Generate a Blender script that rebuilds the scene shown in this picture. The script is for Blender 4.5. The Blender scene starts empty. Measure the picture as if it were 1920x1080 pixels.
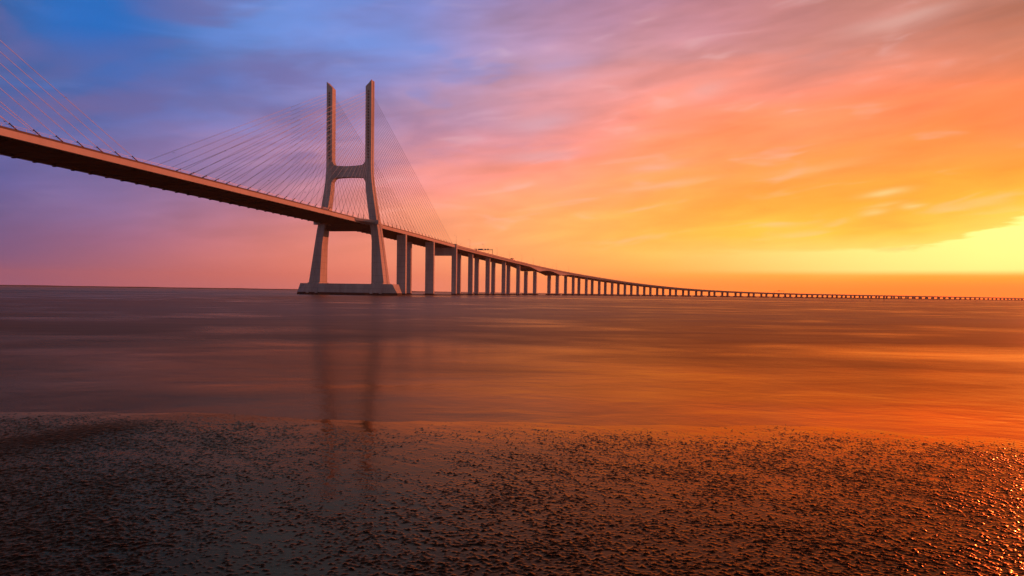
import bpy, bmesh, math, random
import numpy as np
from mathutils import Vector, Matrix
random.seed(7)
SC = bpy.context.scene
COL = SC.collection
R = math.radians
HAZE = 6.5e-5

# ------------------------------------------------------------------ helpers
def link(name, me=None, parent=None, loc=None):
    o = bpy.data.objects.new(name, me)
    COL.objects.link(o)
    if loc is not None: o.location = loc
    if parent is not None: o.parent = parent
    return o

def tag(o, label=None, cat=None, group=None, kind=None):
    if label: o['label'] = label
    if cat: o['category'] = cat
    if group: o['group'] = group
    if kind: o['kind'] = kind
    return o

def mesh(name, verts, faces, mats, fm=None, smooth=False):
    me = bpy.data.meshes.new(name)
    me.from_pydata([tuple(v) for v in verts], [], [tuple(f) for f in faces])
    for m in (mats if isinstance(mats, (list, tuple)) else [mats]): me.materials.append(m)
    if fm is not None: me.polygons.foreach_set('material_index', fm)
    me.update()
    bm = bmesh.new(); bm.from_mesh(me)
    bmesh.ops.recalc_face_normals(bm, faces=bm.faces)
    bm.to_mesh(me); bm.free()
    if smooth: me.polygons.foreach_set('use_smooth', [True] * len(me.polygons))
    return me

class MB:
    """collects pieces into one mesh"""
    def __init__(self): self.v = []; self.f = []; self.m = []
    def add(self, v, f, m=0):
        n = len(self.v); self.v += [tuple(x) for x in v]
        self.f += [tuple(i + n for i in q) for q in f]; self.m += [m] * len(f)
        return self
    def hexa(self, a, b, m=0):          # two quads a,b (4 pts each), joined
        return self.add(list(a) + list(b), [(0, 1, 2, 3), (7, 6, 5, 4), (0, 4, 5, 1), (1, 5, 6, 2), (2, 6, 7, 3), (3, 7, 4, 0)], m)
    def box(self, x0, x1, y0, y1, z0, z1, m=0):
        return self.hexa([(x0, y0, z0), (x1, y0, z0), (x1, y1, z0), (x0, y1, z0)], [(x0, y0, z1), (x1, y0, z1), (x1, y1, z1), (x0, y1, z1)], m)
    def tube(self, p, q, r0, r1=None, n=6, m=0):
        r1 = r0 if r1 is None else r1
        p, q = Vector(p), Vector(q); d = (q - p).normalized()
        a = d.orthogonal().normalized(); b = d.cross(a)
        v = []
        for c, r in ((p, r0), (q, r1)):
            for i in range(n):
                t = 2 * math.pi * i / n
                v.append(c + a * (r * math.cos(t)) + b * (r * math.sin(t)))
        f = [(i, (i + 1) % n, n + (i + 1) % n, n + i) for i in range(n)]
        f += [tuple(range(n - 1, -1, -1)), tuple(range(n, 2 * n))]
        return self.add(v, f, m)
    def build(self, name, mats, parent=None, smooth=False):
        me = mesh(name, self.v, self.f, mats, self.m, smooth)
        return link(name, me, parent)

# ------------------------------------------------------------------ materials
def nodes_of(name):
    m = bpy.data.materials.new(name); m.use_nodes = True
    nt = m.node_tree; return m, nt, nt.nodes, nt.links

def N(nt, typ, **kw):
    n = nt.nodes.new(typ)
    for k, v in kw.items():
        if k == 'ins':
            for a, b in v.items(): n.inputs[a].default_value = b
        else: setattr(n, k, v)
    return n

def concrete(name, base, dark, scale=0.12, rough=0.8, streak=True, spec=.35, joints=0):
    m, nt, ns, ln = nodes_of(name)
    b = ns['Principled BSDF']; b.inputs['Roughness'].default_value = rough; b.inputs['Specular IOR Level'].default_value = spec
    tc = N(nt, 'ShaderNodeTexCoord')
    mp = N(nt, 'ShaderNodeMapping'); mp.inputs['Scale'].default_value = (1, 1, 0.22 if streak else 1)
    ln.new(tc.outputs['Object'], mp.inputs['Vector'])
    n1 = N(nt, 'ShaderNodeTexNoise', ins={'Scale': scale, 'Detail': 6.0, 'Roughness': 0.65})
    n2 = N(nt, 'ShaderNodeTexNoise', ins={'Scale': scale * 9, 'Detail': 4.0, 'Roughness': 0.6})
    ln.new(mp.outputs[0], n1.inputs['Vector']); ln.new(mp.outputs[0], n2.inputs['Vector'])
    ad = N(nt, 'ShaderNodeMath', operation='MULTIPLY_ADD', ins={1: 0.35})
    ln.new(n2.outputs[0], ad.inputs[0]); ln.new(n1.outputs[0], ad.inputs[2])
    cr = N(nt, 'ShaderNodeValToRGB')
    cr.color_ramp.elements[0].position = 0.45; cr.color_ramp.elements[0].color = (*dark, 1)
    cr.color_ramp.elements[1].position = 0.85; cr.color_ramp.elements[1].color = (*base, 1)
    ln.new(ad.outputs[0], cr.inputs[0])
    if joints:      # dark casting joints between the lifts of concrete
        sx = N(nt, 'ShaderNodeSeparateXYZ'); ln.new(tc.outputs['Object'], sx.inputs[0])
        dv = N(nt, 'ShaderNodeMath', operation='DIVIDE', ins={1: joints}); ln.new(sx.outputs[2], dv.inputs[0])
        fr = N(nt, 'ShaderNodeMath', operation='FRACT'); ln.new(dv.outputs[0], fr.inputs[0])
        lt = N(nt, 'ShaderNodeMath', operation='LESS_THAN', ins={1: .05}); ln.new(fr.outputs[0], lt.inputs[0])
        sc = N(nt, 'ShaderNodeMath', operation='MULTIPLY', ins={1: .45}); ln.new(lt.outputs[0], sc.inputs[0])
        mj = N(nt, 'ShaderNodeMix', data_type='RGBA'); mj.inputs['B'].default_value = (.09, .085, .08, 1)
        ln.new(sc.outputs[0], mj.inputs['Factor']); ln.new(cr.outputs[0], mj.inputs['A']); ln.new(mj.outputs['Result'], b.inputs['Base Color'])
    else: ln.new(cr.outputs[0], b.inputs['Base Color'])
    bp = N(nt, 'ShaderNodeBump', ins={'Strength': 0.3, 'Distance': 0.05})
    ln.new(n2.outputs[0], bp.inputs['Height']); ln.new(bp.outputs[0], b.inputs['Normal'])
    return m

def plain(name, col, rough=0.5, metal=0.0):
    m, nt, ns, ln = nodes_of(name)
    b = ns['Principled BSDF']
    n1 = N(nt, 'ShaderNodeTexNoise', ins={'Scale': 1.5, 'Detail': 4.0})
    cr = N(nt, 'ShaderNodeValToRGB')
    cr.color_ramp.elements[0].position = 0.3; cr.color_ramp.elements[0].color = (*[c * 0.75 for c in col], 1)
    cr.color_ramp.elements[1].position = 0.7; cr.color_ramp.elements[1].color = (*[min(1, c * 1.1) for c in col], 1)
    tc = N(nt, 'ShaderNodeTexCoord'); ln.new(tc.outputs['Object'], n1.inputs['Vector'])
    ln.new(n1.outputs[0], cr.inputs[0]); ln.new(cr.outputs[0], b.inputs['Base Color'])
    b.inputs['Roughness'].default_value = rough; b.inputs['Metallic'].default_value = metal
    return m

M_CONC = concrete('concrete', (0.44, 0.425, 0.42), (0.24, 0.23, 0.225), joints=4.6)
M_FASC = concrete('fascia_concrete', (0.46, 0.42, 0.40), (0.37, 0.33, 0.31), scale=0.05)
M_COPE = concrete('coping', (0.10, 0.075, 0.07), (0.07, 0.05, 0.05))
M_TIDE = concrete('tide_band', (0.05, 0.04, 0.04), (0.025, 0.02, 0.02), scale=0.4, rough=0.95, spec=.1)
M_SOFF = concrete('shaded_soffit', (0.016, 0.015, 0.017), (0.011, 0.010, 0.012), rough=.95, spec=.05)  # shade beneath the decks is put into this near-black base colour
M_ASPH = plain('asphalt', (0.05, 0.05, 0.05), 0.9)
M_CABLE = plain('cable_sheath', (0.55, 0.55, 0.58), 0.6)
M_BOXB = plain('lorry_box_paint', (0.035, 0.025, 0.022), 0.7)
M_SLEEVE = plain('sleeve_steel', (0.03, 0.035, 0.06), 0.5)
M_STEEL = plain('painted_steel', (0.10, 0.10, 0.11), 0.5)
M_GALV = plain('galvanised_steel', (0.32, 0.32, 0.33), 0.5, 0.2)
M_WHITE = plain('white_paint', (0.7, 0.7, 0.68), 0.45)
M_DARKP = plain('dark_paint', (0.06, 0.05, 0.06), 0.4)
M_GLASS = plain('window_glass', (0.02, 0.02, 0.025), 0.08)
M_RUBB = plain('rubber', (0.02, 0.02, 0.02), 0.8)
M_RED = plain('red_paint', (0.35, 0.05, 0.04), 0.45)
M_SIGN = plain('sign_face', (0.05, 0.08, 0.16), 0.5)
M_GULL = plain('gull_feathers', (0.25, 0.24, 0.25), 0.8)
M_LAND = concrete('shore_land', (0.16, 0.14, 0.14), (0.10, 0.10, 0.10), scale=0.02, rough=0.95, streak=False)

def wet_shader(nt, ns, ln, diff, tint, ior, rough, normal, tilt=None):
    """silty water film: Fresnel mix of a brown body and a brown tinted gloss"""
    ns.remove(ns['Principled BSDF'])
    d = nt.nodes.new('ShaderNodeBsdfDiffuse'); g = nt.nodes.new('ShaderNodeBsdfAnisotropic'); g.distribution = 'MULTI_GGX'
    if isinstance(diff, tuple): d.inputs['Color'].default_value = diff
    else: ln.new(diff, d.inputs['Color'])
    if isinstance(tint, tuple): g.inputs['Color'].default_value = tint
    else: ln.new(tint, g.inputs['Color'])
    ln.new(rough, g.inputs['Roughness'])
    f = nt.nodes.new('ShaderNodeFresnel')
    if isinstance(ior, float): f.inputs['IOR'].default_value = ior
    else: ln.new(ior, f.inputs['IOR'])
    for n in (d, g): ln.new(normal, n.inputs['Normal'])
    if tilt is None: ln.new(normal, f.inputs['Normal'])
    else:      # on a ruffled surface the wave facets one sees lean towards the eye, so their Fresnel term is weaker
        ge = nt.nodes.new('ShaderNodeNewGeometry'); sc = nt.nodes.new('ShaderNodeVectorMath'); sc.operation = 'SCALE'
        ln.new(ge.outputs['Incoming'], sc.inputs[0]); ln.new(tilt, sc.inputs['Scale'])
        ad = nt.nodes.new('ShaderNodeVectorMath'); ad.operation = 'ADD'; ln.new(sc.outputs[0], ad.inputs[0]); ln.new(normal, ad.inputs[1])
        no = nt.nodes.new('ShaderNodeVectorMath'); no.operation = 'NORMALIZE'; ln.new(ad.outputs[0], no.inputs[0]); ln.new(no.outputs[0], f.inputs['Normal'])
    mx = nt.nodes.new('ShaderNodeMixShader'); ln.new(f.outputs[0], mx.inputs[0]); ln.new(d.outputs[0], mx.inputs[1]); ln.new(g.outputs[0], mx.inputs[2])
    ln.new(mx.outputs[0], ns['Material Output'].inputs['Surface'])

# ------------------------------------------------------------------ bridge axis
XP, YP, TH0 = -116.68, 488.65, 0.20716
KN = np.array([-2000, 180, 330, 500, 700, 1000, 1400, 1900, 2500, 3200, 6000.])
KT = np.array([TH0, TH0, .290, .356, .527, .708, .955, .912, .893, .870, .86])
_s = np.arange(-800, 4701, 2.0)
_t = np.interp(_s, KN, KT)
_k = np.ones(41) / 41
_t = np.convolve(np.pad(_t, 20, mode='edge'), _k, mode='valid')
_i0 = int(np.argmin(abs(_s)))
_x = np.concatenate([[0], np.cumsum(np.sin((_t[:-1] + _t[1:]) / 2) * 2.0)]); _x += XP - _x[_i0]
_y = np.concatenate([[0], np.cumsum(np.cos((_t[:-1] + _t[1:]) / 2) * 2.0)]); _y += YP - _y[_i0]
HS = [-900, 0, 100, 206, 348, 514, 652, 782, 958, 1178, 1394, 1622, 1904, 5000]
HZ = [53.0, 52.9, 52.1, 51.3, 48.6, 43.4, 38.2, 32.4, 24.2, 16.2, 12.6, 11.0, 10.8, 10.8]
_h = np.interp(_s, HS, HZ)
_h = np.convolve(np.pad(_h, 50, mode='edge'), np.ones(101) / 101, mode='valid')

def head(s): return float(np.interp(s, _s, _t))
def top(s): return float(np.interp(s, _s, _h))       # top of the kerb / coping
def at(s, o=0.0, z=0.0):
    t = head(s)
    return Vector((float(np.interp(s, _s, _x)) + o * math.cos(t), float(np.interp(s, _s, _y)) - o * math.sin(t), z))
def frame(s, z=0.0):
    """matrix whose +X points to the near (right) side of the road, +Y along it"""
    m = Matrix.Rotation(-head(s), 4, 'Z'); m.translation = at(s, 0, z); return m

def sweep(name, prof, ss, mats, fmi, parent=None, closed=True):
    """prof(s) -> list of (o, dz from top)"""
    v = []; f = []; fm = []
    n = len(prof(ss[0]))
    for s in ss:
        H = top(s)
        for o, dz in prof(s): v.append(at(s, o, H + dz))
    for i in range(len(ss) - 1):
        for j in range(n if closed else n - 1):
            k = (j + 1) % n
            f.append((i * n + j, i * n + k, (i + 1) * n + k, (i + 1) * n + j)); fm.append(fmi[j])
    if closed:
        f.append(tuple(range(n))); fm.append(fmi[0])
        f.append(tuple((len(ss) - 1) * n + j for j in range(n))); fm.append(fmi[0])
    return link(name, mesh(name, v, f, mats, fm), parent)

# ------------------------------------------------------------------ cable-stayed bridge
bridge = link('cable_stayed_bridge', None, None, (0, 0, 0))
tag(bridge, 'long cable stayed road bridge with tall concrete H shaped tower standing in the water', 'bridge')

S0, S1 = -640, 211
ss = [S0 + (S1 - S0) * i / 150 for i in range(151)]
def deck_prof(s):
    return [(14.9, 0), (14.9, -.75), (15.12, -.78), (15.12, -3.0), (13.6, -3.0), (13.3, -2.0), (-13.3, -2.0), (-13.6, -3.0),
            (-15.12, -3.0), (-15.12, -.78), (-14.9, -.75), (-14.9, 0), (-14.2, 0), (-14.2, -.95), (14.2, -.95), (14.2, 0)]
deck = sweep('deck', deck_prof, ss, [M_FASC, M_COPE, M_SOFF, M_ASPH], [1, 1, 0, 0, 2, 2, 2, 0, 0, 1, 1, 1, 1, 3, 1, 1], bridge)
g = MB()
s = -634.6
while s < 205:
    if abs(s) > 5 and abs(s + 420) > 5:
        H = top(s); m = frame(s, H)
        q = lambda o, ds, dz: m @ Vector((o, ds, dz))
        g.hexa([q(-13.28, -.45, -3.35), q(13.28, -.45, -3.35), q(13.28, .45, -3.35), q(-13.28, .45, -3.35)],
               [q(-13.28, -.45, -2.02), q(13.28, -.45, -2.02), q(13.28, .45, -2.02), q(-13.28, .45, -2.02)])
        for e in (-1, 1):
            g.hexa([q(e * 13.65, -.4, -3.4), q(e * 14.9, -.4, -3.4), q(e * 14.9, .4, -3.4), q(e * 13.65, .4, -3.4)],
                   [q(e * 13.65, -.4, -3.003), q(e * 14.9, -.4, -3.003), q(e * 14.9, .4, -3.003), q(e * 13.65, .4, -3.003)])
    s += 8.6
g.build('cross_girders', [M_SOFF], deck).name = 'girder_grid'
def railing(o, s0, s1, parent, step, hgt=1.05):
    r = MB(); n = int((s1 - s0) / step)
    pts = [s0 + step * i for i in range(n + 1)]
    for a, b in zip(pts[:-1], pts[1:]):
        r.tube(at(a, o, top(a) + hgt), at(b, o, top(b) + hgt), .05, n=4)
        r.tube(at(a, o, top(a) + hgt * .5), at(b, o, top(b) + hgt * .5), .035, n=4)
        r.tube(at(a, o, top(a) - .02), at(a, o, top(a) + hgt), .045, n=4)
    return r.build('railing', [M_GALV], parent)
railing(14.45, -600, 208, deck, 4.3); railing(-14.45, -600, 208, deck, 4.3)

LEG = [  # z, inner o, outer o, half depth
    (6.0, 20.0, 29.0, 5.8), (8.0, 20.0, 28.6, 5.7), (20, 19.7, 26.9, 5.1), (35, 19.1, 24.8, 4.5), (46, 17.8, 23.2, 4.05),
    (53, 16.6, 22.0, 3.75), (63, 14.9, 20.3, 3.35), (73, 13.5, 18.7, 3.0), (80, 12.9, 17.7, 2.8), (86, 12.65, 17.15, 2.7), (93, 12.6, 17.0, 2.65), (146.4, 12.6, 17.0, 2.65)]

def build_pylon(s0, detail=True):
    fr = frame(s0)
    P = link('pylon', None, bridge)
    P.matrix_local = fr
    for e in (1, -1):
        b = MB()
        prev = None
        for z, i, o, d in LEG:
            # front and rear faces carry a shallow central groove
            mid0, mid1 = i + (o - i) * .36, i + (o - i) * .64
            gr = .18 if z > 8 else .18
            ring = [(i, -d), (mid0, -d), (mid0 + .12, -d + gr), (mid1 - .12, -d + gr), (mid1, -d), (o, -d),
                    (o, -d * .28), (o - .22, -d * .2), (o - .22, d * .2), (o, d * .28), (o, d), (i, d)]
            zz = [z] * len(ring)
            if z > 140: zz = [z + (x - 12.6) * 1.03 for x, y in ring]
            ring = [(e * x, y, h) for (x, y), h in zip(ring, zz)]
            if prev is not None:
                n = len(ring)
                b.add(prev + ring, [(j, (j + 1) % n, n + (j + 1) % n, n + j) for j in range(n)])
            prev = ring
        b.add(prev, [tuple(range(len(prev)))])
        for k in range(23):
            z = 97 + 46 * k / 22
            for y in (-2.66, 2.66):
                sy = -1 if y < 0 else 1
                b.box(e * 14.8 - .42, e * 14.8 + .42, min(y - sy * .3, y + sy * .35), max(y - sy * .3, y + sy * .35), z - .55, z + .35, 1)
        b.build('leg', [M_CONC, M_COPE], P)
    # cross beam with curved haunches
    n = 24; b = MB(); prev = None
    for j in range(n + 1):
        x = -12.75 + 25.5 * j / n; u = abs(x) / 12.75
        tz = 91.2 + 1.0 * u ** 2 + 3.2 * max(0, (u - .80) / .20) ** 2.2
        bz = 83.5 - .7 * u ** 2 - 2.6 * max(0, (u - .78) / .22) ** 2.0
        ring = [(x, -2.35, bz), (x, 2.35, bz), (x, 2.35, tz), (x, -2.35, tz)]
        if prev: b.add(prev + ring, [(q, (q + 1) % 4, 4 + (q + 1) % 4, 4 + q) for q in range(4)])
        prev = ring
    b.build('cross_beam', [M_CONC], P)
    # plinth: long ship-impact footing with sloping pointed ends
    b = MB()
    def hexring(o, oe, d, de, z): return [(-oe, -de, z), (-o, -d, z), (o, -d, z), (oe, -de, z), (oe, de, z), (o, d, z), (-o, d, z), (-oe, de, z)]
    r0 = hexring(31, 39.2, 9.6, 4.5, -2.5); r1 = hexring(30.45, 38.0, 9.15, 4.7, 1.8); r2 = hexring(29.5, 35.0, 7.9, 6.0, 8.0)
    b.add(r0 + r1, [(j, (j + 1) % 8, 8 + (j + 1) % 8, 8 + j) for j in range(8)], 1)
    b.add(r1 + r2, [(j, (j + 1) % 8, 8 + (j + 1) % 8, 8 + j) for j in range(8)], 0)
    b.add(r2, [tuple(range(8))], 0)
    for e in (-1, 1):
        for sy in (-1, 1):
            for c in (20.8, 27.6):
                x0, x1 = e * c - 1.0, e * c + 1.0
                b.hexa([(x0, sy * 8.0, 1.25), (x1, sy * 8.0, 1.25), (x1, sy * 9.85, 1.25), (x0, sy * 9.85, 1.25)],
                       [(x0, sy * 5.0, 8.6), (x1, sy * 5.0, 8.6), (x1, sy * 7.2, 8.6), (x0, sy * 7.2, 8.6)], 0)
    b.build('plinth', [M_CONC, M_TIDE], P)
    # ledges that carry the deck past the legs
    for e in (-1, 1):
        for sy in (-1, 1):
            b = MB()
            yy = sorted((sy * 3.95, sy * 6.6))
            ow = 24.6 if sy < 0 else 17.6
            b.box(min(e * 15.2, e * ow), max(e * 15.2, e * ow), yy[0], yy[1], 49.7, 52.6)
            y2 = sorted((sy * 6.6, sy * 22))
            lo, hi = sy * 6.605, sy * 24
            ow -= 2.1
            b.hexa([(e * 15.15, lo, 50.5), (e * ow, lo, 50.5), (e * 15.4, hi, 50.5), (e * 15.15, hi, 50.5)],
                   [(e * 15.15, lo, 52.3), (e * ow, lo, 52.3), (e * 15.4, hi, 52.3), (e * 15.15, hi, 52.3)])
            b.build('deck_ledge', [M_CONC], P)
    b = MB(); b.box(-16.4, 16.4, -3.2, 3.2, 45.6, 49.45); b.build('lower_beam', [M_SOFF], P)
    return P, fr

def stay_cables(P, fr, sides):
    inv = fr.inverted()
    s0 = P['station']
    for side in sides:
        for e in (1, -1):
            for k in range(23):
                z = 97 + 46 * k / 22
                ds = 9.94 + k * (8.595 if side * P['mid'] > 0 else 8.72)
                a = Vector((e * 14.8, side * 2.9, z))
                sd = s0 + side * ds
                d = inv @ at(sd, e * 14.85, top(sd) - .1)
                c = MB(); c.tube(d, a, .075 if side * P['mid'] > 0 else .105, n=6); c.build('stay_cable', [M_CABLE], P, True)
                u = (a - d).normalized()
                sl = MB(); sl.tube(d, d + u * 3.1, .21, .17, n=8); sl.tube(d + u * 2.85, d + u * 3.15, .26, n=8)
                sl.build('cable_sleeve', [M_SLEEVE], P, True)

P1, F1 = build_pylon(0.0); P1['station'] = 0.0; P1['mid'] = -1
stay_cables(P1, F1, (-1, 1))
P2, F2 = build_pylon(-420.0); P2['station'] = -420.0; P2['mid'] = 1
stay_cables(P2, F2, (1,))
for p in (P1, P2):
    for k in ('station', 'mid'): del p[k]

def column(parent, o, w, d, z0, z1, name='column', tide=True, taper=0.0):
    b = MB(); c = min(.35, w * .1); zt = 1.4
    def ring(z, t=0):
        ww, dd = w / 2 + t, d / 2 + t
        return [(o - ww + c, -dd, z), (o + ww - c, -dd, z), (o + ww, -dd + c, z), (o + ww, dd - c, z), (o + ww - c, dd, z), (o - ww + c, dd, z), (o - ww, dd - c, z), (o - ww, -dd + c, z)]
    rs = [ring(z0, .05), ring(max(zt, z0 + .1), .03), ring(max(zt, z0 + .1), 0), ring(z1, 0)]
    for i in range(3):
        b.add(rs[i] + rs[i + 1], [(j, (j + 1) % 8, 8 + (j + 1) % 8, 8 + j) for j in range(8)], 1 if (tide and i < 2) else 0)
    b.add(rs[3], [tuple(range(8))]); b.add(rs[0], [tuple(range(7, -1, -1))], 1 if tide else 0)
    return b.build(name, [M_CONC, M_TIDE], parent)

for s, w, d, oc in ((74, 7.6, 3.6, 11.0), (145, 8.0, 3.6, 11.0)):
    H = top(s); p = MB(); p.box(-17, 17, -4, 4, -3, .5)
    pier = p.build('pier', [M_TIDE], bridge); pier.matrix_local = frame(s)
    for e in (1, -1): column(pier, e * oc, w, d, .4, H - 2.98)
s = 212.5; H = top(s)
p = MB(); p.box(-18, 18, -4, 4, -3, .5)
pier = p.build('end_pier', [M_TIDE], bridge); pier.matrix_local = frame(s)
for e in (1, -1): column(pier, e * 13.7, 4.9, 4.0, .4, H + .55)
b = MB(); b.box(-11.2, 11.2, -1.8, 1.8, H - 11.2, H - 3.45); b.build('cross_beam', [M_CONC], pier)

# ------------------------------------------------------------------ approach viaduct
viaduct = link('approach_viaduct', None, None, (0, 0, 0))
tag(viaduct, 'long curving concrete viaduct on twin columns running from the cable stayed bridge to the horizon', 'viaduct')
V0, V1 = 214, 4600
SH, SI = 541, 634
def depth(s):
    d = 3.4
    for c in (SH, SI):
        u = abs(s - c)
        if u < 48: d = max(d, 3.4 + 4.3 * (1 - u / 48) ** 1.5)
    return d
def via_prof(s):
    d = depth(s)
    h = [(15, 0), (15, -.6), (15.1, -.62), (15.1, -1.5), (14.2, -1.7), (13.8, -d), (1.4, -d), (.9, -1.7)]
    return h + [(-o, z) for o, z in reversed(h)] + [(-14.4, 0), (-14.4, -.95), (14.4, -.95), (14.4, 0)]
vs = []; s = V0
while s < V1:
    vs.append(s); s += 6 if s < 760 else 13 if s < 2000 else 26
vs.append(V1)
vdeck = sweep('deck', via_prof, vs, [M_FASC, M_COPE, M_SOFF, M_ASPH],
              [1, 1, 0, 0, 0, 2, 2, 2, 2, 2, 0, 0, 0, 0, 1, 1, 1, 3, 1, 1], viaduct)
railing(14.7, 216, 900, vdeck, 6, 0.7); railing(-14.7, 216, 900, vdeck, 6, 0.7)
stations = [(288, 5.2, 3.2), (350, 5.2, 3.2), (411, 5.0, 3.1), (470, 5.0, 3.1), (SH, 5.2, 3.4), (SI, 5.2, 3.4)]
s = 698.2
while s < 4500:
    stations.append((s, 4.7, 2.9)); s += 52.15
for i, (s, w, d) in enumerate(stations):
    H = top(s); z1 = H - depth(s) + .03
    p = MB(); p.box(-11.5, 11.5, -3.6, 3.6, -3, 1.9 if i > 3 else 1.3)
    pier = p.build('pier', [M_TIDE], viaduct); pier.matrix_local = frame(s)
    for e in (1, -1): column(pier, e * 7.17, w, d, 1.85 if i > 3 else 1.25, z1, tide=False)

# ------------------------------------------------------------------ things on the road
ORD = ['first', 'second', 'third', 'fourth', 'fifth', 'sixth', 'seventh', 'eighth', 'ninth', 'tenth', 'eleventh', 'twelfth']
def gantry(s, o0, o1, hgt, signs, label):
    z = top(s) - .95
    G = link('sign_gantry', None, None); G.matrix_world = frame(s, z)
    tag(G, label, 'sign gantry', 'sign gantries over the road')
    for o in (o0, o1):
        b = MB(); b.tube((o, 0, 0), (o, 0, hgt + .3), .32, .28, 8); b.box(o - .5, o + .5, -.5, .5, 0, .25)
        b.build('post', [M_DARKP], G)
    b = MB()
    for dy in (-.4, .4):
        for dz in (0, .9):
            b.tube((o0, dy, hgt - dz), (o1, dy, hgt - dz), .1, n=5)
    n = int((o1 - o0) / 1.4)
    for i in range(n):
        a = o0 + (o1 - o0) * i / n; c = o0 + (o1 - o0) * (i + 1) / n
        for dy in (-.4, .4): b.tube((a, dy, hgt if i % 2 else hgt - .9), (c, dy, hgt - .9 if i % 2 else hgt), .06, n=4)
    b.build('truss', [M_DARKP], G)
    for o, w in signs:
        p = MB(); p.box(o - w / 2, o + w / 2, -.72, -.5, hgt - 1.15, hgt + .75); p.build('sign_panel', [M_SIGN], G)
gantry(346, -9.5, 14.0, 7.4, [(-6.6, 1.8), (-1.0, 6.2), (5.2, 1.8), (8.6, 1.8)], 'dark steel sign gantry spanning the viaduct just past the last stay cables')
gantry(1545, -14, 14, 6.6, [(0, 6)], 'tiny distant sign gantry over the low far part of the viaduct')

def wheel(parent, x, y, r, w=.3):
    b = MB(); b.tube((x - w / 2, y, r), (x + w / 2, y, r), r, n=14); o = b.build('wheel', [M_RUBB], parent, False)
    h = MB(); h.tube((x - w / 2 - .02, y, r), (x + w / 2 + .02, y, r), r * .5, n=10); h.build('rim', [M_GALV], o)
def lorry(s, o):
    L = link('box_lorry', None, None); L.matrix_world = frame(s, top(s) - .946)
    tag(L, 'box lorry with tall square body driving on the viaduct beyond the gantry', 'lorry')
    b = MB(); b.box(-1.25, 1.25, -4.2, 1.9, 1.15, 3.9); b.box(-1.28, 1.28, -4.23, 1.93, 3.905, 3.98); b.build('cargo_box', [M_BOXB], L)
    c = MB(); c.hexa([(-1.2, 2.1, .55), (1.2, 2.1, .55), (1.2, 4.1, .55), (-1.2, 4.1, .55)], [(-1.15, 2.15, 3.1), (1.15, 2.15, 3.1), (1.1, 3.65, 3.1), (-1.1, 3.65, 3.1)])
    cab = c.build('cab', [M_DARKP], L)
    w = MB(); w.box(-1.0, 1.0, 3.95, 4.0, 1.7, 2.7); w.build('windscreen', [M_GLASS], cab)
    f = MB(); f.box(-.5, .5, -4.1, 4.0, .7, 1.1); f.build('chassis', [M_DARKP], L)
    for x in (-1.05, 1.05):
        for y in (-2.8, 3.0): wheel(L, x, y, .5)
def van(s, o):
    L = link('panel_van', None, None); L.matrix_world = frame(s, top(s) - .946) @ Matrix.Translation((o, 0, 0))
    tag(L, 'smaller panel van driving just ahead of the box lorry on the viaduct', 'van')
    b = MB(); b.hexa([(-1, -2.6, .4), (1, -2.6, .4), (1, 1.5, .4), (-1, 1.5, .4)], [(-.92, -2.55, 2.5), (.92, -2.55, 2.5), (.92, 1.3, 2.5), (-.92, 1.3, 2.5)])
    b.hexa([(-1, 1.505, .4), (1, 1.505, .4), (.95, 3.0, .4), (-.95, 3.0, .4)], [(-.92, 1.305, 2.45), (.92, 1.305, 2.45), (.9, 2.4, 1.3), (-.9, 2.4, 1.3)])
    body = b.build('body', [M_DARKP], L)
    w = MB(); w.hexa([(-.8, 1.6, 2.25), (.8, 1.6, 2.25), (.8, 2.25, 1.5), (-.8, 2.25, 1.5)], [(-.8, 1.64, 2.29), (.8, 1.64, 2.29), (.8, 2.29, 1.54), (-.8, 2.29, 1.54)]); w.build('windscreen', [M_GLASS], body)
    for x in (-.9, .9):
        for y in (-1.7, 1.9): wheel(L, x, y, .36, .24)
lorry(426, 0); van(439, 0)
for o in bpy.data.objects:
    if o.name == 'box_lorry': o.matrix_world = frame(438, top(438) - .946) @ Matrix.Translation((9.5, 0, 0))
    if o.name == 'panel_van': o.matrix_world = frame(451, top(451) - .946) @ Matrix.Translation((9.3, 0, 0))

def lamp_post(s, o, label):
    L = link('street_lamp', None, None); L.matrix_world = frame(s, top(s) - .02)
    tag(L, label, 'street lamp', 'lamp posts along the viaduct')
    e = 1 if o > 0 else -1
    b = MB(); b.tube((o, 0, 0), (o, 0, 9.3), .13, .07, 6); b.build('post', [M_STEEL], L)
    a = MB(); a.tube((o, 0, 9.25), (o - e * 1.6, 0, 9.8), .06, .05, 5); a.build('arm', [M_STEEL], L)
    h = MB(); h.box(o - e * 2.0 - .35, o - e * 2.0 + .35, -.16, .16, 9.74, 9.9); h.build('lamp_head', [M_STEEL], L)
for k, s in enumerate([214.5, 262, 312, 362, 412, 462, 512, 562, 612, 662]):
    if k == 0: ln_, lf_ = 'slim lamp post on top of the tall end pier, nearest kerb', 'slim lamp post on the far kerb directly opposite the tall end pier'
    else:
        ln_ = '%s slim lamp post along the near kerb after the tall end pier' % ORD[k - 1]
        lf_ = '%s slim lamp post along the far kerb after the tall end pier' % ORD[k - 1]
    lamp_post(s, 14.7, ln_); lamp_post(s, -14.7, lf_)

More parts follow.
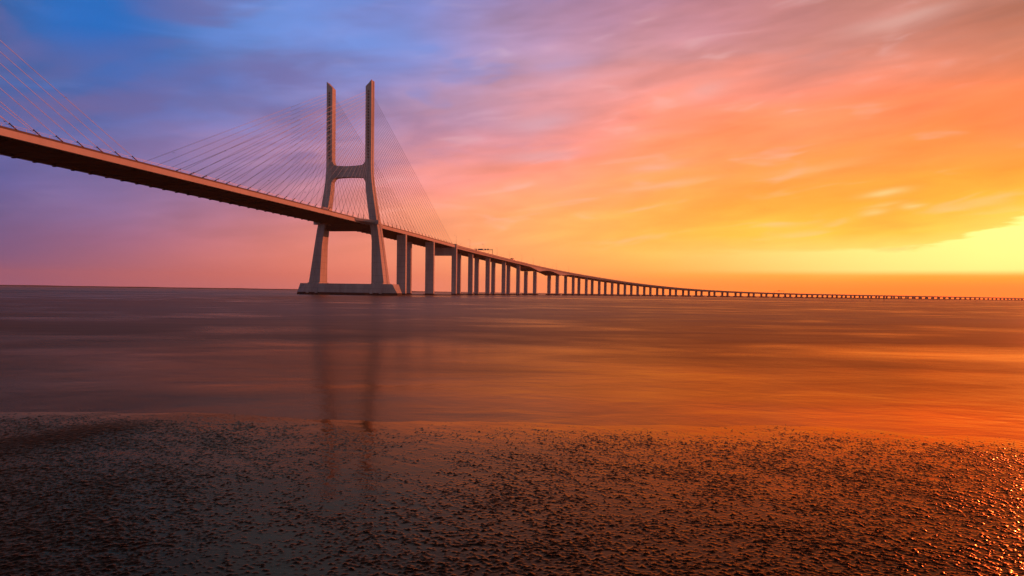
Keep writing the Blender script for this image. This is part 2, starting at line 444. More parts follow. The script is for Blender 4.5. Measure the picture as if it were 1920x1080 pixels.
# ------------------------------------------------------------------ marker posts and birds
def marker(x, y, h, label, mat):
    L = link('marker_post', None, None, (x, y, 0)); tag(L, label, 'marker post', 'marker posts in the water')
    b = MB(); b.tube((0, 0, -2), (0, 0, h * .8), .16, .13, 8); b.build('post', [mat], L)
    t = MB(); t.tube((0, 0, h * .8), (0, 0, h), .42, .06, 8); t.tube((0, 0, h * .55), (0, 0, h * .62), .3, .3, 8); t.build('top_mark', [mat], L)
marker(325, 597, 2.4, 'dark marker post standing in open water before the far viaduct, rightmost one', M_DARKP)
marker(318, 607, 1.7, 'shorter faint marker post left of the rightmost marker post', M_DARKP)
marker(-490, 1310, 5.6, 'slender channel marker near the horizon left of the bridge tower', M_DARKP)

def gull(x, y, z, yaw, span, flap, label):
    G = link('gull', None, None, (x, y, z)); G.rotation_euler = (0, 0, yaw); tag(G, label, 'bird', 'gulls flying around the bridge')
    b = MB(); k = span / 1.3
    prof = [(-.32, .02), (-.2, .06), (0, .09), (.14, .08), (.22, .055), (.28, .06), (.33, .04), (.4, .008)]
    n = 8; rings = []
    for yy, r in prof: rings.append([(k * r * math.cos(2 * math.pi * i / n), k * yy, k * r * .85 * math.sin(2 * math.pi * i / n)) for i in range(n)])
    for a, c in zip(rings[:-1], rings[1:]): b.add(a + c, [(i, (i + 1) % n, n + (i + 1) % n, n + i) for i in range(n)])
    b.add(rings[0], [tuple(range(n))]); b.add(rings[-1], [tuple(range(n))])
    b.hexa([(-.04 * k, -.3 * k, -.01), (.04 * k, -.3 * k, -.01), (.09 * k, -.48 * k, -.01), (-.09 * k, -.48 * k, -.01)], [(-.04 * k, -.3 * k, .01), (.04 * k, -.3 * k, .01), (.09 * k, -.48 * k, .01), (-.09 * k, -.48 * k, .01)])
    b.build('body', [M_GULL], G, True)
    for e in (-1, 1):
        w = MB(); pts = [(.05, .14, -.12, .03), (.33, .2, -.08, .03 + flap), (.65, .0, -.1, .03 + flap * .6)]
        for (x0, f0, r0, z0), (x1, f1, r1, z1) in zip(pts[:-1], pts[1:]):
            w.hexa([(e * x0 * k, f0 * k, z0 * k), (e * x0 * k, r0 * k, z0 * k), (e * x1 * k, r1 * k, z1 * k), (e * x1 * k, f1 * k, z1 * k)],
                   [(e * x0 * k, f0 * k, z0 * k + .02), (e * x0 * k, r0 * k, z0 * k + .02), (e * x1 * k, r1 * k, z1 * k + .02), (e * x1 * k, f1 * k, z1 * k + .02)])
        w.build('wing', [M_GULL], G)
def gpix(u, v, Y): return (u / 1280 * Y, Y, 3.6 + v / 1280 * Y)
GULLS = [(-834, 349, 230, .4, 1.3, .12, 'gull highest in the air, level with the outermost left stay cable'),
         (-948, 303, 200, 1.2, 1.3, .2, 'gull gliding above the deck at the far left between stay cables'),
         (-634, 250, 260, .9, 1.3, .15, 'gull over mid span at the lower end of the longest tower cable'),
         (-538, 255, 270, 2.0, 1.3, .1, 'gull in front of the tower cables, right of the mid span gull'),
         (-454, 229, 280, .3, 1.3, .18, 'upper of two gulls close together left of the tower'),
         (-456, 201, 280, 1.0, 1.3, .08, 'lower of two gulls close together left of the tower'),
         (-389, 181, 300, 1.6, 1.3, .05, 'small gull nearest the left leg of the tower, low over the deck'),
         (-57, 88, 420, .6, 1.3, .15, 'gull hovering above the near sign gantry')]
for u, v, Y, yaw, sp, fl, lab in GULLS: gull(*gpix(u, v, Y), yaw, sp, fl, lab)

# ------------------------------------------------------------------ mud flat (fine mesh) and water
def hash2(ix, iy, seed):
    h = (ix.astype(np.int64) * 374761393 + iy.astype(np.int64) * 668265263 + seed * 974634407) & 0xffffffff
    h = ((h ^ (h >> 13)) * 1274126177) & 0xffffffff
    return ((h ^ (h >> 16)) & 0xffffff) / float(0xffffff)
def noise2(x, y, seed=0):
    x0 = np.floor(x); y0 = np.floor(y); fx = x - x0; fy = y - y0
    ux = fx * fx * fx * (fx * (fx * 6 - 15) + 10); uy = fy * fy * fy * (fy * (fy * 6 - 15) + 10)
    def g(i, j):
        a = hash2(x0 + i, y0 + j, seed) * 2 * np.pi
        return np.cos(a) * (fx - i) + np.sin(a) * (fy - j)
    n0 = g(0, 0) * (1 - ux) + g(1, 0) * ux; n1 = g(0, 1) * (1 - ux) + g(1, 1) * ux
    return (n0 * (1 - uy) + n1 * uy) * 1.5          # about -1..1
def fbm(x, y, seed, oc=4, gain=.5):
    t = 0; a = 1; n = 0
    for i in range(oc): t = t + a * noise2(x, y, seed + i * 17); n += a; a *= gain; x = x * 2.03 + 5.1; y = y * 2.03 + 3.7
    return t / n
def sstep(a, b, x):
    t = np.clip((x - a) / (b - a), 0, 1); return t * t * (3 - 2 * t)

def mud_height(X, Y):
    # shore line: far edge of the flat
    edge = 18.4 + .02 * X + .9 * fbm(X * .16, Y * .16, 3, 4) - 1.9 * sstep(6, 16, X) + .8 * sstep(-3, -9, X)
    base = 0.035 * (1 - sstep(-3.2, 1.6, Y - edge)) - 0.22 * sstep(-.5, 9, Y - edge) + 0.012 * fbm(X * .35, Y * .35, 11, 3)
    # raised dark bank on the left
    bx = -11.4 + (Y - 14.6) * .42
    bank = np.exp(-((X - bx + .3 * noise2(X * .5, Y * .5, 77)) / 1.15) ** 2) * sstep(12.0, 14.2, Y) * (1 - sstep(17.2, 19.8, Y))
    base = base + .022 * bank
    # direction along which the lumps are drawn out
    a = R(-36); xr = X * math.cos(a) + Y * math.sin(a); yr = -X * math.sin(a) + Y * math.cos(a)
    big = .6 * fbm(xr * .35, yr * .5, 21, 2) + .75 * fbm(xr * 1.1, yr * 1.7, 27, 2)
    dens = .31 - .46 * np.exp(-((X + 2.9) / 2.1) ** 2) + .82 * big + .35 * sstep(-3, -8, X) * sstep(15.5, 10, Y) + .30 * sstep(2, 11, X) * sstep(18.5, 13, Y) + .12 * sstep(12.5, 9, Y) + .62 * bank 
    dens = dens - .9 * sstep(-2.2, .8, Y - edge)
    l1 = noise2(xr * 4.2, yr * 7.0, 31); l2 = noise2(xr * 11, yr * 17, 41); l3 = noise2(xr * 20, yr * 30, 51)
    n = .32 * l1 + .50 * l2 + .74 * l3
    lump = np.clip(n - .26 + .55 * dens, 0, .8)
    lump = np.sqrt(lump + 1e-6) * .029 * (1 - .45 * bank) - .00005
    lump = np.where(n - .26 + .55 * dens > 0, lump * np.clip((n - .26 + .55 * dens) * 9, 0, 1), 0)
    lump = lump * (.6 + .5 * noise2(X * 9, Y * 9, 61))
    ripple = .0004 * l2 + .0001 * l3 + .0022 * noise2(xr * 1.6, yr * 3.6, 71)
    return base + np.maximum(lump, 0) + ripple * (1 - sstep(-1, 2, Y - edge)), np.clip(lump * 60, 0, 1), bank

def axis(parts): return np.concatenate(parts)
xs = axis([np.linspace(-160, -24, 40)[:-1], np.linspace(-24, -17.0, 90)[:-1], np.arange(-17.0, 18.0, .02), np.linspace(18.0, 26, 100), np.linspace(26, 160, 40)[1:]])
ys = axis([np.linspace(-60, 2, 25)[:-1], np.linspace(2, 7.5, 60)[:-1], 7.5 * 3.0 ** (np.arange(0, 470) / 469.0), np.linspace(22.5, 30, 60), np.linspace(30, 60, 10)[1:]])
GX, GY = np.meshgrid(xs, ys)
GZ, LUMP, BANK = mud_height(GX, GY)
GZ = GZ + .9 * sstep(4, -6, GY)
nx, ny = len(xs), len(ys)
me = bpy.data.meshes.new('mud_flat')
me.vertices.add(nx * ny)
me.vertices.foreach_set('co', np.stack([GX, GY, GZ], -1).astype(np.float32).ravel())
idx = np.arange(nx * ny).reshape(ny, nx)
quads = np.stack([idx[:-1, :-1], idx[:-1, 1:], idx[1:, 1:], idx[1:, :-1]], -1).reshape(-1, 4)
me.loops.add(quads.size); me.loops.foreach_set('vertex_index', quads.astype(np.int32).ravel())
me.polygons.add(len(quads)); me.polygons.foreach_set('loop_start', np.arange(0, quads.size, 4, dtype=np.int32))
me.polygons.foreach_set('use_smooth', np.ones(len(quads), dtype=bool))
at_ = me.attributes.new('lump', 'FLOAT', 'POINT'); at_.data.foreach_set('value', LUMP.astype(np.float32).ravel())
at_ = me.attributes.new('bank', 'FLOAT', 'POINT'); at_.data.foreach_set('value', BANK.astype(np.float32).ravel())
me.update(); me.validate()
m, nt, ns, ln = nodes_of('wet_mud')
b = ns['Principled BSDF']
al = N(nt, 'ShaderNodeAttribute', attribute_name='lump'); ab = N(nt, 'ShaderNodeAttribute', attribute_name='bank')
tc = N(nt, 'ShaderNodeTexCoord')
n1 = N(nt, 'ShaderNodeTexNoise', ins={'Scale': 1.1, 'Detail': 6.0, 'Roughness': .6}); ln.new(tc.outputs['Object'], n1.inputs['Vector'])
n2 = N(nt, 'ShaderNodeTexNoise', ins={'Scale': 40.0, 'Detail': 4.0, 'Roughness': .6}); ln.new(tc.outputs['Object'], n2.inputs['Vector'])
cr = N(nt, 'ShaderNodeValToRGB'); cr.color_ramp.elements[0].color = (.014, .010, .008, 1); cr.color_ramp.elements[1].color = (.030, .021, .015, 1)
cr.color_ramp.elements[0].position = .35; cr.color_ramp.elements[1].position = .7
ln.new(n1.outputs[0], cr.inputs[0])
mx = N(nt, 'ShaderNodeMix', data_type='RGBA'); mx.inputs['B'].default_value = (.006, .0042, .0036, 1)
mbx = N(nt, 'ShaderNodeMath', operation='MULTIPLY_ADD', ins={1: .8}); mbx.use_clamp = True; ln.new(ab.outputs['Fac'], mbx.inputs[0]); ln.new(al.outputs['Fac'], mbx.inputs[2]); ln.new(mbx.outputs[0], mx.inputs['Factor']); ln.new(cr.outputs[0], mx.inputs['A'])
rr = N(nt, 'ShaderNodeMapRange', ins={'To Min': .05, 'To Max': .50}); ln.new(al.outputs['Fac'], rr.inputs['Value'])
r2 = N(nt, 'ShaderNodeMath', operation='MULTIPLY_ADD', ins={1: .05}); ln.new(n1.outputs[0], r2.inputs[0]); ln.new(rr.outputs[0], r2.inputs[2])
r3 = N(nt, 'ShaderNodeMath', operation='MULTIPLY_ADD', ins={1: .2}); ln.new(ab.outputs['Fac'], r3.inputs[0]); ln.new(r2.outputs[0], r3.inputs[2])
mp = N(nt, 'ShaderNodeMapping'); mp.inputs['Rotation'].default_value = (0, 0, R(24)); mp.inputs['Scale'].default_value = (.4, 1, 1)
ln.new(tc.outputs['Object'], mp.inputs['Vector'])
n3 = N(nt, 'ShaderNodeTexNoise', ins={'Scale': 11.0, 'Detail': 4.0, 'Roughness': .6}); ln.new(mp.outputs[0], n3.inputs['Vector'])
bq = N(nt, 'ShaderNodeBump', ins={'Strength': 1.0, 'Distance': .0015}); ln.new(n3.outputs[0], bq.inputs['Height'])
ri = N(nt, 'ShaderNodeMapRange', ins={'To Min': 1.29, 'To Max': 1.06}); mb_ = N(nt, 'ShaderNodeMath', operation='MULTIPLY_ADD', ins={1: .85}); mb_.use_clamp = True; ln.new(ab.outputs['Fac'], mb_.inputs[0]); ln.new(al.outputs['Fac'], mb_.inputs[2]); ln.new(mb_.outputs[0], ri.inputs['Value'])
bp = N(nt, 'ShaderNodeBump', ins={'Strength': .5, 'Distance': .0004}); ln.new(n2.outputs[0], bp.inputs['Height']); ln.new(bq.outputs[0], bp.inputs['Normal']); wet_shader(nt, ns, ln, mx.outputs['Result'], (1, .63, .27, 1), ri.outputs[0], r3.outputs[0], bp.outputs[0])
me.materials.append(m)
mud = link('mud_flat', me); tag(mud, 'wet dark tidal mud flat with small lumps in the foreground', kind='structure')

# water
m, nt, ns, ln = nodes_of('estuary_water')
tc = N(nt, 'ShaderNodeTexCoord')
def wn(scale, detail, mapscale=(1, 1, 1), rot=0.0, rough=.55):
    mp = N(nt, 'ShaderNodeMapping'); mp.inputs['Scale'].default_value = mapscale; mp.inputs['Rotation'].default_value = (0, 0, rot)
    ln.new(tc.outputs['Object'], mp.inputs['Vector'])
    n = N(nt, 'ShaderNodeTexNoise', ins={'Scale': scale, 'Detail': detail, 'Roughness': rough, 'Distortion': .4}); ln.new(mp.outputs[0], n.inputs['Vector'])
    return n.outputs[0]
fine = wn(.45, 5.0, (.7, 1, 1), .25); mid = wn(.09, 4.0, (.6, 1, 1), -.2); broad = wn(.012, 4.0, (.16, 1, 1), .03)
r1 = N(nt, 'ShaderNodeMapRange', ins={'From Min': .3, 'From Max': .7, 'To Min': .20, 'To Max': .36}); ln.new(mid, r1.inputs['Value'])
r2 = N(nt, 'ShaderNodeMath', operation='MULTIPLY_ADD', ins={1: .45}); ln.new(broad, r2.inputs[0]); ln.new(r1.outputs[0], r2.inputs[2])
r3 = N(nt, 'ShaderNodeMath', operation='SUBTRACT', ins={1: .20}); ln.new(r2.outputs[0], r3.inputs[0])
spx = N(nt, 'ShaderNodeSeparateXYZ'); ln.new(tc.outputs['Object'], spx.inputs[0])
calm = N(nt, 'ShaderNodeMapRange', ins={'From Min': 19.0, 'From Max': 62.0, 'To Min': .62, 'To Max': 1.05}); ln.new(spx.outputs[1], calm.inputs['Value'])   # sheltered shallows
r4 = N(nt, 'ShaderNodeMath', operation='MULTIPLY'); ln.new(r3.outputs[0], r4.inputs[0]); ln.new(calm.outputs[0], r4.inputs[1])
b1 = N(nt, 'ShaderNodeBump', ins={'Strength': 1.0, 'Distance': .035}); ln.new(fine, b1.inputs['Height'])
b2 = N(nt, 'ShaderNodeBump', ins={'Strength': 1.0, 'Distance': .11}); ln.new(mid, b2.inputs['Height']); ln.new(b1.outputs[0], b2.inputs['Normal'])
b3 = N(nt, 'ShaderNodeBump', ins={'Strength': 1.0, 'Distance': .9}); ln.new(broad, b3.inputs['Height']); ln.new(b2.outputs[0], b3.inputs['Normal'])
tl = N(nt, 'ShaderNodeMapRange', ins={'From Min': .13, 'From Max': .32, 'To Min': .0, 'To Max': .20}); ln.new(r4.outputs[0], tl.inputs['Value'])
silt = N(nt, 'ShaderNodeMapRange', ins={'From Min': 20.0, 'From Max': 110.0}); ln.new(spx.outputs[1], silt.inputs['Value'])
tm = N(nt, 'ShaderNodeMix', data_type='RGBA'); tm.inputs['A'].default_value = (.98, .64, .31, 1); tm.inputs['B'].default_value = (1, .82, .55, 1)   # silt stirred up in the shallows
ln.new(silt.outputs[0], tm.inputs['Factor'])
wet_shader(nt, ns, ln, (.012, .009, .008, 1), tm.outputs['Result'], 1.40, r4.outputs[0], b3.outputs[0], tl.outputs[0])
wv = [(-7990, -190, 0), (7990, -190, 0), (7990, 7990, 0), (-7990, 7990, 0)]
water = link('water', mesh('water', wv, [(0, 1, 2, 3)], m)); tag(water, 'smooth calm estuary water reflecting the sunset', kind='structure')

# far shore, a thin low strip of land at the left horizon
v = []; f = []
n = 120
for i in range(n + 1):
    a = R(-62) + R(58) * i / n; rr_ = 2600
    x, y = rr_ * math.sin(a), rr_ * math.cos(a)
    h = 3.7 + .5 * math.sin(i * .7) * math.sin(i * .23 + 1)
    fade = min(1, (n - i) / 12)
    v += [(x, y, -1), (x, y, .4 + (h - .4) * fade * .7), (x * 1.02, y * 1.02, h * fade), (x * 1.1, y * 1.1, h * fade * .9), (x * 1.12, y * 1.12, -1)]
    if i:
        for j in range(4): f.append(((i - 1) * 5 + j, (i - 1) * 5 + j + 1, i * 5 + j + 1, i * 5 + j))
shore = link('far_shore', mesh('far_shore', v, f, M_LAND)); tag(shore, 'thin low strip of land along the left horizon', kind='structure')

# ------------------------------------------------------------------ sky
def lin(c):
    o = []
    for x in c:
        x = x / 255.0
        o.append(x / 12.92 if x <= .04045 else ((x + .055) / 1.055) ** 2.4)
    return np.array(o)
GXs = [0, 240, 480, 720, 960, 1200, 1440, 1680, 1920]
GYs = [20, 100, 180, 260, 340, 400, 440, 480, 515, 535]
GC = [
 [(55,95,155),(45,112,188),(95,140,212),(120,140,212),(160,140,190),(180,135,165),(195,130,138),(185,125,115),(185,120,100)],
 [(55,95,160),(62,108,185),(88,132,205),(135,140,205),(180,150,185),(205,150,165),(215,140,130),(215,135,115),(200,110,80)],
 [(70,100,165),(80,100,165),(105,120,185),(160,145,190),(200,150,170),(235,155,145),(240,150,115),(240,140,90),(235,125,70)],
 [(85,100,165),(105,110,170),(150,125,175),(190,145,175),(225,150,155),(250,155,115),(252,150,90),(255,145,70),(250,135,60)],
 [(90,95,160),(120,110,165),(175,130,160),(225,145,150),(255,155,135),(255,165,100),(255,165,75),(255,165,50),(255,165,15)],
 [(100,95,150),(140,110,155),(190,125,145),(240,145,130),(255,175,115),(255,185,85),(255,185,60),(255,185,45),(255,205,60)],
 [(105,90,140),(155,105,140),(205,125,130),(248,145,120),(255,180,110),(255,198,85),(255,198,65),(255,205,65),(255,235,110)],
 [(105,88,135),(165,105,130),(220,125,118),(252,148,120),(255,175,105),(255,205,95),(255,225,115),(255,235,125),(255,248,140)],
 [(110,90,135),(170,105,125),(215,120,115),(248,140,118),(255,165,105),(255,185,80),(255,195,70),(255,190,50),(255,180,30)],
 [(120,95,140),(170,105,125),(198,118,122),(240,140,125),(255,160,110),(255,168,75),(255,160,50),(255,150,25),(255,140,18)]]
GL = np.array([[lin(c) for c in r] for r in GC])
# the bright right-hand sky is over-exposed in red: give it the radiance behind the clipped value
for _r, _row in enumerate(GC):
    for _c, _q in enumerate(_row):
        if _q[0] >= 240: GL[_r, _c, 0] *= 1 + 1.5 * max(0, GXs[_c] - 860) / 1060 * (_q[0] - 235) / 20
def photo_col(x, y):
    x = min(max(x, 0), 1920); y = min(max(y, 20), 535)
    i = min(np.searchsorted(GXs, x, 'right') - 1, len(GXs) - 2); j = min(np.searchsorted(GYs, y, 'right') - 1, len(GYs) - 2)
    a = (x - GXs[i]) / (GXs[i + 1] - GXs[i]); c = (y - GYs[j]) / (GYs[j + 1] - GYs[j])
    return (GL[j, i] * (1 - a) + GL[j, i + 1] * a) * (1 - c) + (GL[j + 1, i] * (1 - a) + GL[j + 1, i + 1] * a) * c
ROWS = [0.0, .012, .025, .04, .06, .085, .115, .15, .2, .26, .33, .42, .75, 2.0]
AZF = [-36.5, -30, -24, -18, -12, -6, 0, 6, 12, 18, 24, 30, 36.5]
def sky_row(t):
    out = []
    for az in AZF:
        a = R(az); x = 960 + 1280 * math.tan(a); y = 534 + .0146 * x - 1280 * t / math.cos(a)
        c = photo_col(x, y)
        if t > .42:
            k = (min(t, 1.2) - .42) / .78
            k = min(1, k * 3.5); c = c * (1 - k) + (.10 * c + lin((38, 36, 44))) * k
        out.append((az, c))
    low = math.exp(-t / .12); mid_ = math.exp(-t / .5)
    glow = np.array([1.0, .30, .035]) * 8.0 * math.exp(-((t - .16) / .08) ** 2) + np.array([1.0, .30, .05]) * .8 * low
    out.append((43, out[-1][1] * .55 + glow)); out.append((50, out[-2][1] * .5 + glow * .7))
    out.append((62, lin((225, 130, 70)) * (.35 + .5 * mid_)))
    out.append((90, lin((120, 95, 110)) * (.2 + .8 * mid_))); out.append((130, lin((165, 150, 160)) * (.15 + .85 * mid_)))
    out.append((179.5, lin((165, 155, 166)) * (.10 + .9 * mid_)))
    out.insert(0, (-60, lin((75, 82, 125)) * (.4 + .5 * mid_))); out.insert(0, (-110, lin((145, 134, 152)) * (.10 + .9 * mid_)))
    out.insert(0, (-179.5, lin((165, 155, 166)) * (.10 + .9 * mid_)))
    return out
w = bpy.data.worlds.new('World'); SC.world = w; w.use_nodes = True
nt = w.node_tree; ln = nt.links
for n in list(nt.nodes): nt.nodes.remove(n)
def MA(op, a, b_=None, c=None, clamp=False):
    n = nt.nodes.new('ShaderNodeMath'); n.operation = op; n.use_clamp = clamp
    for i, x in enumerate((a, b_, c)):
        if x is None: continue
        if isinstance(x, (int, float)): n.inputs[i].default_value = x
        else: ln.new(x, n.inputs[i])
    return n.outputs[0]
def COMB(x, y, z):
    n = nt.nodes.new('ShaderNodeCombineXYZ')
    for i, q in enumerate((x, y, z)):
        if isinstance(q, (int, float)): n.inputs[i].default_value = q
        else: ln.new(q, n.inputs[i])
    return n.outputs[0]
def NOI(vec, scale, detail, rough=.55, dist=0.0):
    n = nt.nodes.new('ShaderNodeTexNoise'); ln.new(vec, n.inputs['Vector'])
    n.inputs['Scale'].default_value = scale; n.inputs['Detail'].default_value = detail; n.inputs['Roughness'].default_value = rough; n.inputs['Distortion'].default_value = dist
    return n.outputs[0]
def MR(x, a, b_, c, d, smooth=True):
    n = nt.nodes.new('ShaderNodeMapRange'); n.interpolation_type = 'SMOOTHSTEP' if smooth else 'LINEAR'
    ln.new(x, n.inputs['Value'])
    for k, q in zip(('From Min', 'From Max', 'To Min', 'To Max'), (a, b_, c, d)): n.inputs[k].default_value = q
    return n.outputs[0]
def MIXC(f, a, b_, bt='MIX'):
    n = nt.nodes.new('ShaderNodeMix'); n.data_type = 'RGBA'; n.blend_type = bt
    for k, q in (('Factor', f), ('A', a), ('B', b_)):
        if isinstance(q, (int, float)): n.inputs[k].default_value = q
        elif isinstance(q, tuple): n.inputs[k].default_value = q
        else: ln.new(q, n.inputs[k])
    return n.outputs['Result']
tcw = nt.nodes.new('ShaderNodeTexCoord'); sp = nt.nodes.new('ShaderNodeSeparateXYZ'); ln.new(tcw.outputs['Generated'], sp.inputs[0])
X_, Y_, Z_ = sp.outputs
AZ = MA('ARCTAN2', X_, Y_)
RH = MA('SQRT', MA('ADD', MA('MULTIPLY', X_, X_), MA('MULTIPLY', Y_, Y_)))
T = MA('DIVIDE', Z_, MA('MAXIMUM', RH, 1e-4))
TS = MA('ADD', T, MA('MULTIPLY', AZ, -.10))               # streaks climb towards the right
V1c = COMB(MA('MULTIPLY', AZ, 3.2), MA('MULTIPLY', TS, 13.0), 0.0)
V2c = COMB(MA('MULTIPLY', AZ, 9.0), MA('MULTIPLY', TS, 42.0), 3.0)
nA = NOI(V1c, 1.0, 4.0, .55, .6); nB = NOI(V2c, 1.0, 2.5, .5, .5)
V3c = COMB(MA('MULTIPLY', AZ, 2.2), MA('MULTIPLY', TS, 6.0), 9.0)
nC = NOI(V3c, 1.0, 3.0, .5, .3)
hi = MR(T, .03, .2, .12, 1.0)
WT = MA('ADD', T, MA('MULTIPLY', MA('SUBTRACT', nA, .5), MA('MULTIPLY', hi, .10)))
WA = MA('ADD', AZ, MA('MULTIPLY', MA('SUBTRACT', nC, .5), MA('MULTIPLY', hi, .30)))
FAC = MA('ADD', MA('MULTIPLY', WA, 1 / (2 * math.pi)), .5)
def ramp(stops):
    n = nt.nodes.new('ShaderNodeValToRGB'); e = n.color_ramp.elements; n.color_ramp.interpolation = 'EASE' if False else 'LINEAR'
    while len(e) < len(stops): e.new(.5)
    stops = sorted(stops, key=lambda q: q[0])
    for i, (az, c) in enumerate(stops): e[i].position = i / 100.0
    for i in range(len(stops) - 1, -1, -1): e[i].position = (stops[i][0] + 180) / 360
    for i, (az, c) in enumerate(stops): e[i].color = (*[float(q) for q in c], 1)
    ln.new(FAC, n.inputs[0]); return n.outputs[0]
cur = ramp(sky_row(ROWS[0]))
for a, c in zip(ROWS[:-1], ROWS[1:]):
    cur = MIXC(MR(WT, a, c, 0, 1, False), cur, ramp(sky_row(c)))
# cloud texture: soft light and dark streaks
br = MA('ADD', MA('MULTIPLY', MA('SUBTRACT', nB, .5), MR(AZ, -.5, .2, .2, .36)), MA('MULTIPLY', MA('SUBTRACT', nA, .5), .5))
hb = MR(T, .015, .10, .0, 1.0)
nM0 = NOI(COMB(MA('MULTIPLY', AZ, 6.5), MA('MULTIPLY', TS, 24.0), 33.0), 1.0, 3.0, .5, .3)
br = MA('ADD', br, MA('MULTIPLY', MA('SUBTRACT', nM0, .5), .55))
gain = MA('ADD', 1.0, MA('MULTIPLY', br, hb))
gn = nt.nodes.new('ShaderNodeVectorMath'); gn.operation = 'SCALE'; ln.new(cur, gn.inputs[0]); ln.new(gain, gn.inputs['Scale'])
cur = gn.outputs[0]
pale = MA('MULTIPLY', MA('MULTIPLY', MR(nB, .56, .78, 0, .22), MR(AZ, -.45, .1, .15, 1)), hb)
cur = MIXC(pale, cur, (.82, .60, .62, 1))
nM = NOI(COMB(MA('MULTIPLY', AZ, 5.5), MA('MULTIPLY', TS, 17.0), 21.0), 1.0, 3.0, .5, .4)
def blob(az0, t0, sa, st, col, amt, fineq=False):
    global cur
    if fineq:
        wt = MA('ADD', TS, MA('MULTIPLY', MA('SUBTRACT', nB, .5), .018)); wa = MA('ADD', AZ, MA('MULTIPLY', MA('SUBTRACT', nA, .5), .04)); t0 = t0 - .10 * az0
    else: wa, wt = WA, WT
    da = MA('DIVIDE', MA('SUBTRACT', wa, az0), sa); dt = MA('DIVIDE', MA('SUBTRACT', wt, t0), st)
    e = MA('EXPONENT', MA('MULTIPLY', MA('ADD', MA('MULTIPLY', da, da), MA('MULTIPLY', dt, dt)), -1.0))
    cur = MIXC(MA('MULTIPLY', e, amt), cur, (*[float(q) for q in lin(col)], 1))
mv = MA('MULTIPLY', MA('MULTIPLY', MR(nM, .44, .64, 0, .62), MR(AZ, -.30, -.04, 1, 0)), MR(T, .10, .2, 0, 1))
cur = MIXC(mv, cur, (*[float(q) for q in lin((112, 100, 152))], 1))
lb = MA('MULTIPLY', MA('MULTIPLY', MR(nM, .46, .34, 0, .28), MR(AZ, -.05, .15, 1, 0)), MR(T, .16, .26, 0, 1))
cur = MIXC(lb, cur, (*[float(q) for q in lin((98, 142, 222))], 1))
blob(-.555, .335, .085, .055, (20, 108, 190), .55)
blob(-.555, .325, .075, .045, (0, 108, 196), .75, True)
blob(.500, .349, .050, .010, (226, 178, 168), .45, True); blob(.53, .356, .03, .007, (226, 178, 168), .3, True)
for q in ((.4926, .1315, .024, .0042, .8), (.480, .109, .016, .004, .6), (.523, .1155, .013, .003, .7), (.49, .118, .02, .003, .4)): blob(*q[:4], (255, 214, 135), q[4], True)
for q in ((.045, .200, .060, .009, (226, 170, 176), .6), (.04, .246, .045, .012, (216, 170, 186), .6), (.20, .182, .045, .008, (255, 178, 150), .5), (.21, .155, .06, .005, (255, 190, 150), .5), (.06, .33, .06, .02, (195, 160, 196), .5), (.27, .285, .03, .012, (238, 172, 164), .55), (.40, .17, .07, .006, (255, 185, 120), .45)): blob(*q, True)
blob(-.25, .35, .10, .04, (110, 155, 235), .6)
blob(-.40, .27, .12, .03, (60, 115, 195), .25)
# clear bright gap under the cloud deck towards the sun
V4c = COMB(MA('MULTIPLY', AZ, 7.0), MA('MULTIPLY', T, 60.0), 5.0)
nD = NOI(V4c, 1.0, 5.0, .6, .4)
edge = MA('ADD', MA('ADD', .063, MA('MULTIPLY', MR(AZ, .52, .72, 0, 1), .056)), MA('MULTIPLY', MA('SUBTRACT', nD, .5), MR(AZ, .45, .6, .022, .060)))
gapt = MR(MA('SUBTRACT', edge, T), -.002, .006, 0, 1)
low_e = MR(T, .027, .037, 0, 1)
side = MR(AZ, .08, .52, 0, 1); side2 = MR(AZ, .75, 1.1, 1, 0)
gm = MA('MULTIPLY', MA('MULTIPLY', gapt, low_e), MA('MULTIPLY', side, side2))
gcol = nt.nodes.new('ShaderNodeValToRGB'); gcol.color_ramp.elements[0].color = (1.5, .62, .16, 1); gcol.color_ramp.elements[1].color = (2.4, 1.1, .30, 1)
gcol.color_ramp.elements[0].position = .15; gcol.color_ramp.elements[1].position = .6
ln.new(AZ, gcol.inputs[0])
cur = MIXC(gm, cur, gcol.outputs[0])
sky = nt.nodes.new('ShaderNodeTexSky'); sky.sky_type = 'NISHITA'; sky.sun_disc = False
SUN_AZ, SUN_EL = R(43), R(7)
sky.sun_elevation = SUN_EL; sky.sun_rotation = SUN_AZ
bg1 = nt.nodes.new('ShaderNodeBackground'); bg1.inputs['Strength'].default_value = 1.06; ln.new(cur, bg1.inputs['Color'])
bg2 = nt.nodes.new('ShaderNodeBackground'); bg2.inputs['Strength'].default_value = .05; ln.new(sky.outputs[0], bg2.inputs['Color'])
ms = nt.nodes.new('ShaderNodeMixShader'); ms.inputs[0].default_value = .06
ln.new(bg1.outputs[0], ms.inputs[1]); ln.new(bg2.outputs[0], ms.inputs[2])
wo = nt.nodes.new('ShaderNodeOutputWorld'); ln.new(ms.outputs[0], wo.inputs['Surface'])

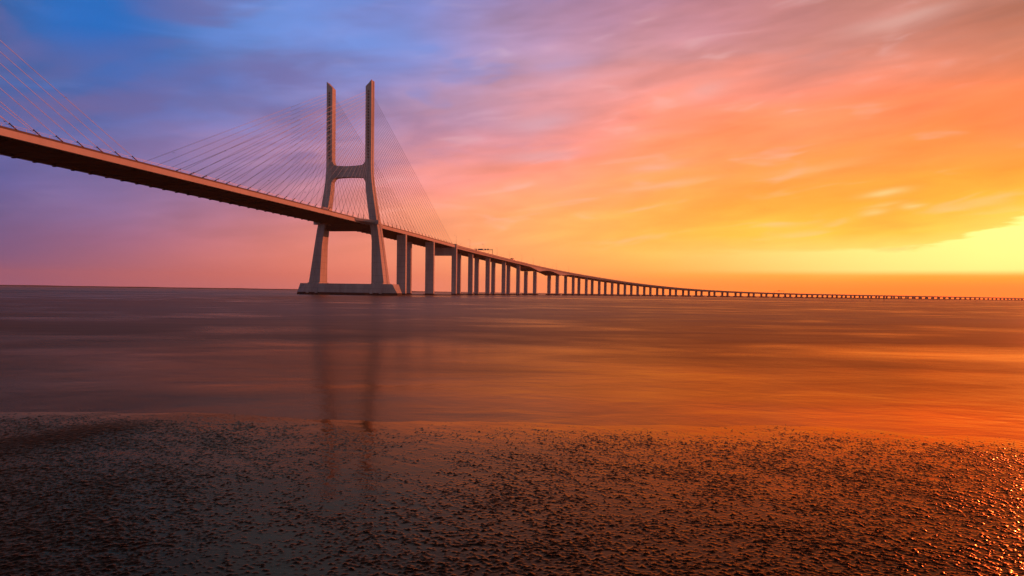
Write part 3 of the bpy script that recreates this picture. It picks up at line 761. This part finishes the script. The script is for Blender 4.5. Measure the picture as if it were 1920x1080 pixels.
# ------------------------------------------------------------------ haze
m, nt2, ns2, ln2 = nodes_of('haze_air')
ns2.remove(ns2['Principled BSDF'])
pv = nt2.nodes.new('ShaderNodeVolumePrincipled'); pv.inputs['Density'].default_value = HAZE; pv.inputs['Color'].default_value = (1.0, .78, .52, 1); pv.inputs['Anisotropy'].default_value = .15
ln2.new(pv.outputs[0], ns2['Material Output'].inputs['Volume'])
hz = MB(); hz.box(-8000, 8000, -200, 8000, -4, 172)
if HAZE > 0: tag(hz.build('haze', [m]), 'thin warm sunset haze over the water', kind='stuff')

# ------------------------------------------------------------------ sun
sd = bpy.data.lights.new('sun', 'SUN'); sd.energy = 5.0; sd.angle = R(.6); sd.color = (1.0, .18, .075)
so = link('sun', sd)
sv = Vector((math.sin(SUN_AZ) * math.cos(SUN_EL), math.cos(SUN_AZ) * math.cos(SUN_EL), math.sin(SUN_EL)))
so.rotation_euler = sv.to_track_quat('Z', 'Y').to_euler(); so.location = sv * 300

# ------------------------------------------------------------------ camera
cd = bpy.data.cameras.new('camera'); cam = link('camera', cd)
cd.sensor_width = 36; cd.lens = 24.0; cd.clip_start = .1; cd.clip_end = 90000
roll = math.atan(.0146); pitch = R(1.93)
cd.shift_y = (548 + 1280 * math.tan(pitch) - 540) / 1920
fw = Vector((0, math.cos(pitch), -math.sin(pitch))); upv = Vector((0, math.sin(pitch), math.cos(pitch))); rt = Vector((1, 0, 0))
rt2 = rt * math.cos(roll) + upv * math.sin(roll); up2 = -rt * math.sin(roll) + upv * math.cos(roll)
cam.matrix_world = Matrix(((rt2.x, up2.x, -fw.x, 0), (rt2.y, up2.y, -fw.y, 0), (rt2.z, up2.z, -fw.z, 3.6), (0, 0, 0, 1)))
SC.camera = cam
vs_ = SC.view_settings; vs_.view_transform = 'Standard'; vs_.look = 'None'; vs_.exposure = 0; vs_.gamma = 1; vs_.use_curve_mapping = False
SC.cycles.volume_bounces = 0; SC.cycles.max_bounces = 6; SC.cycles.sample_clamp_indirect = 4.0
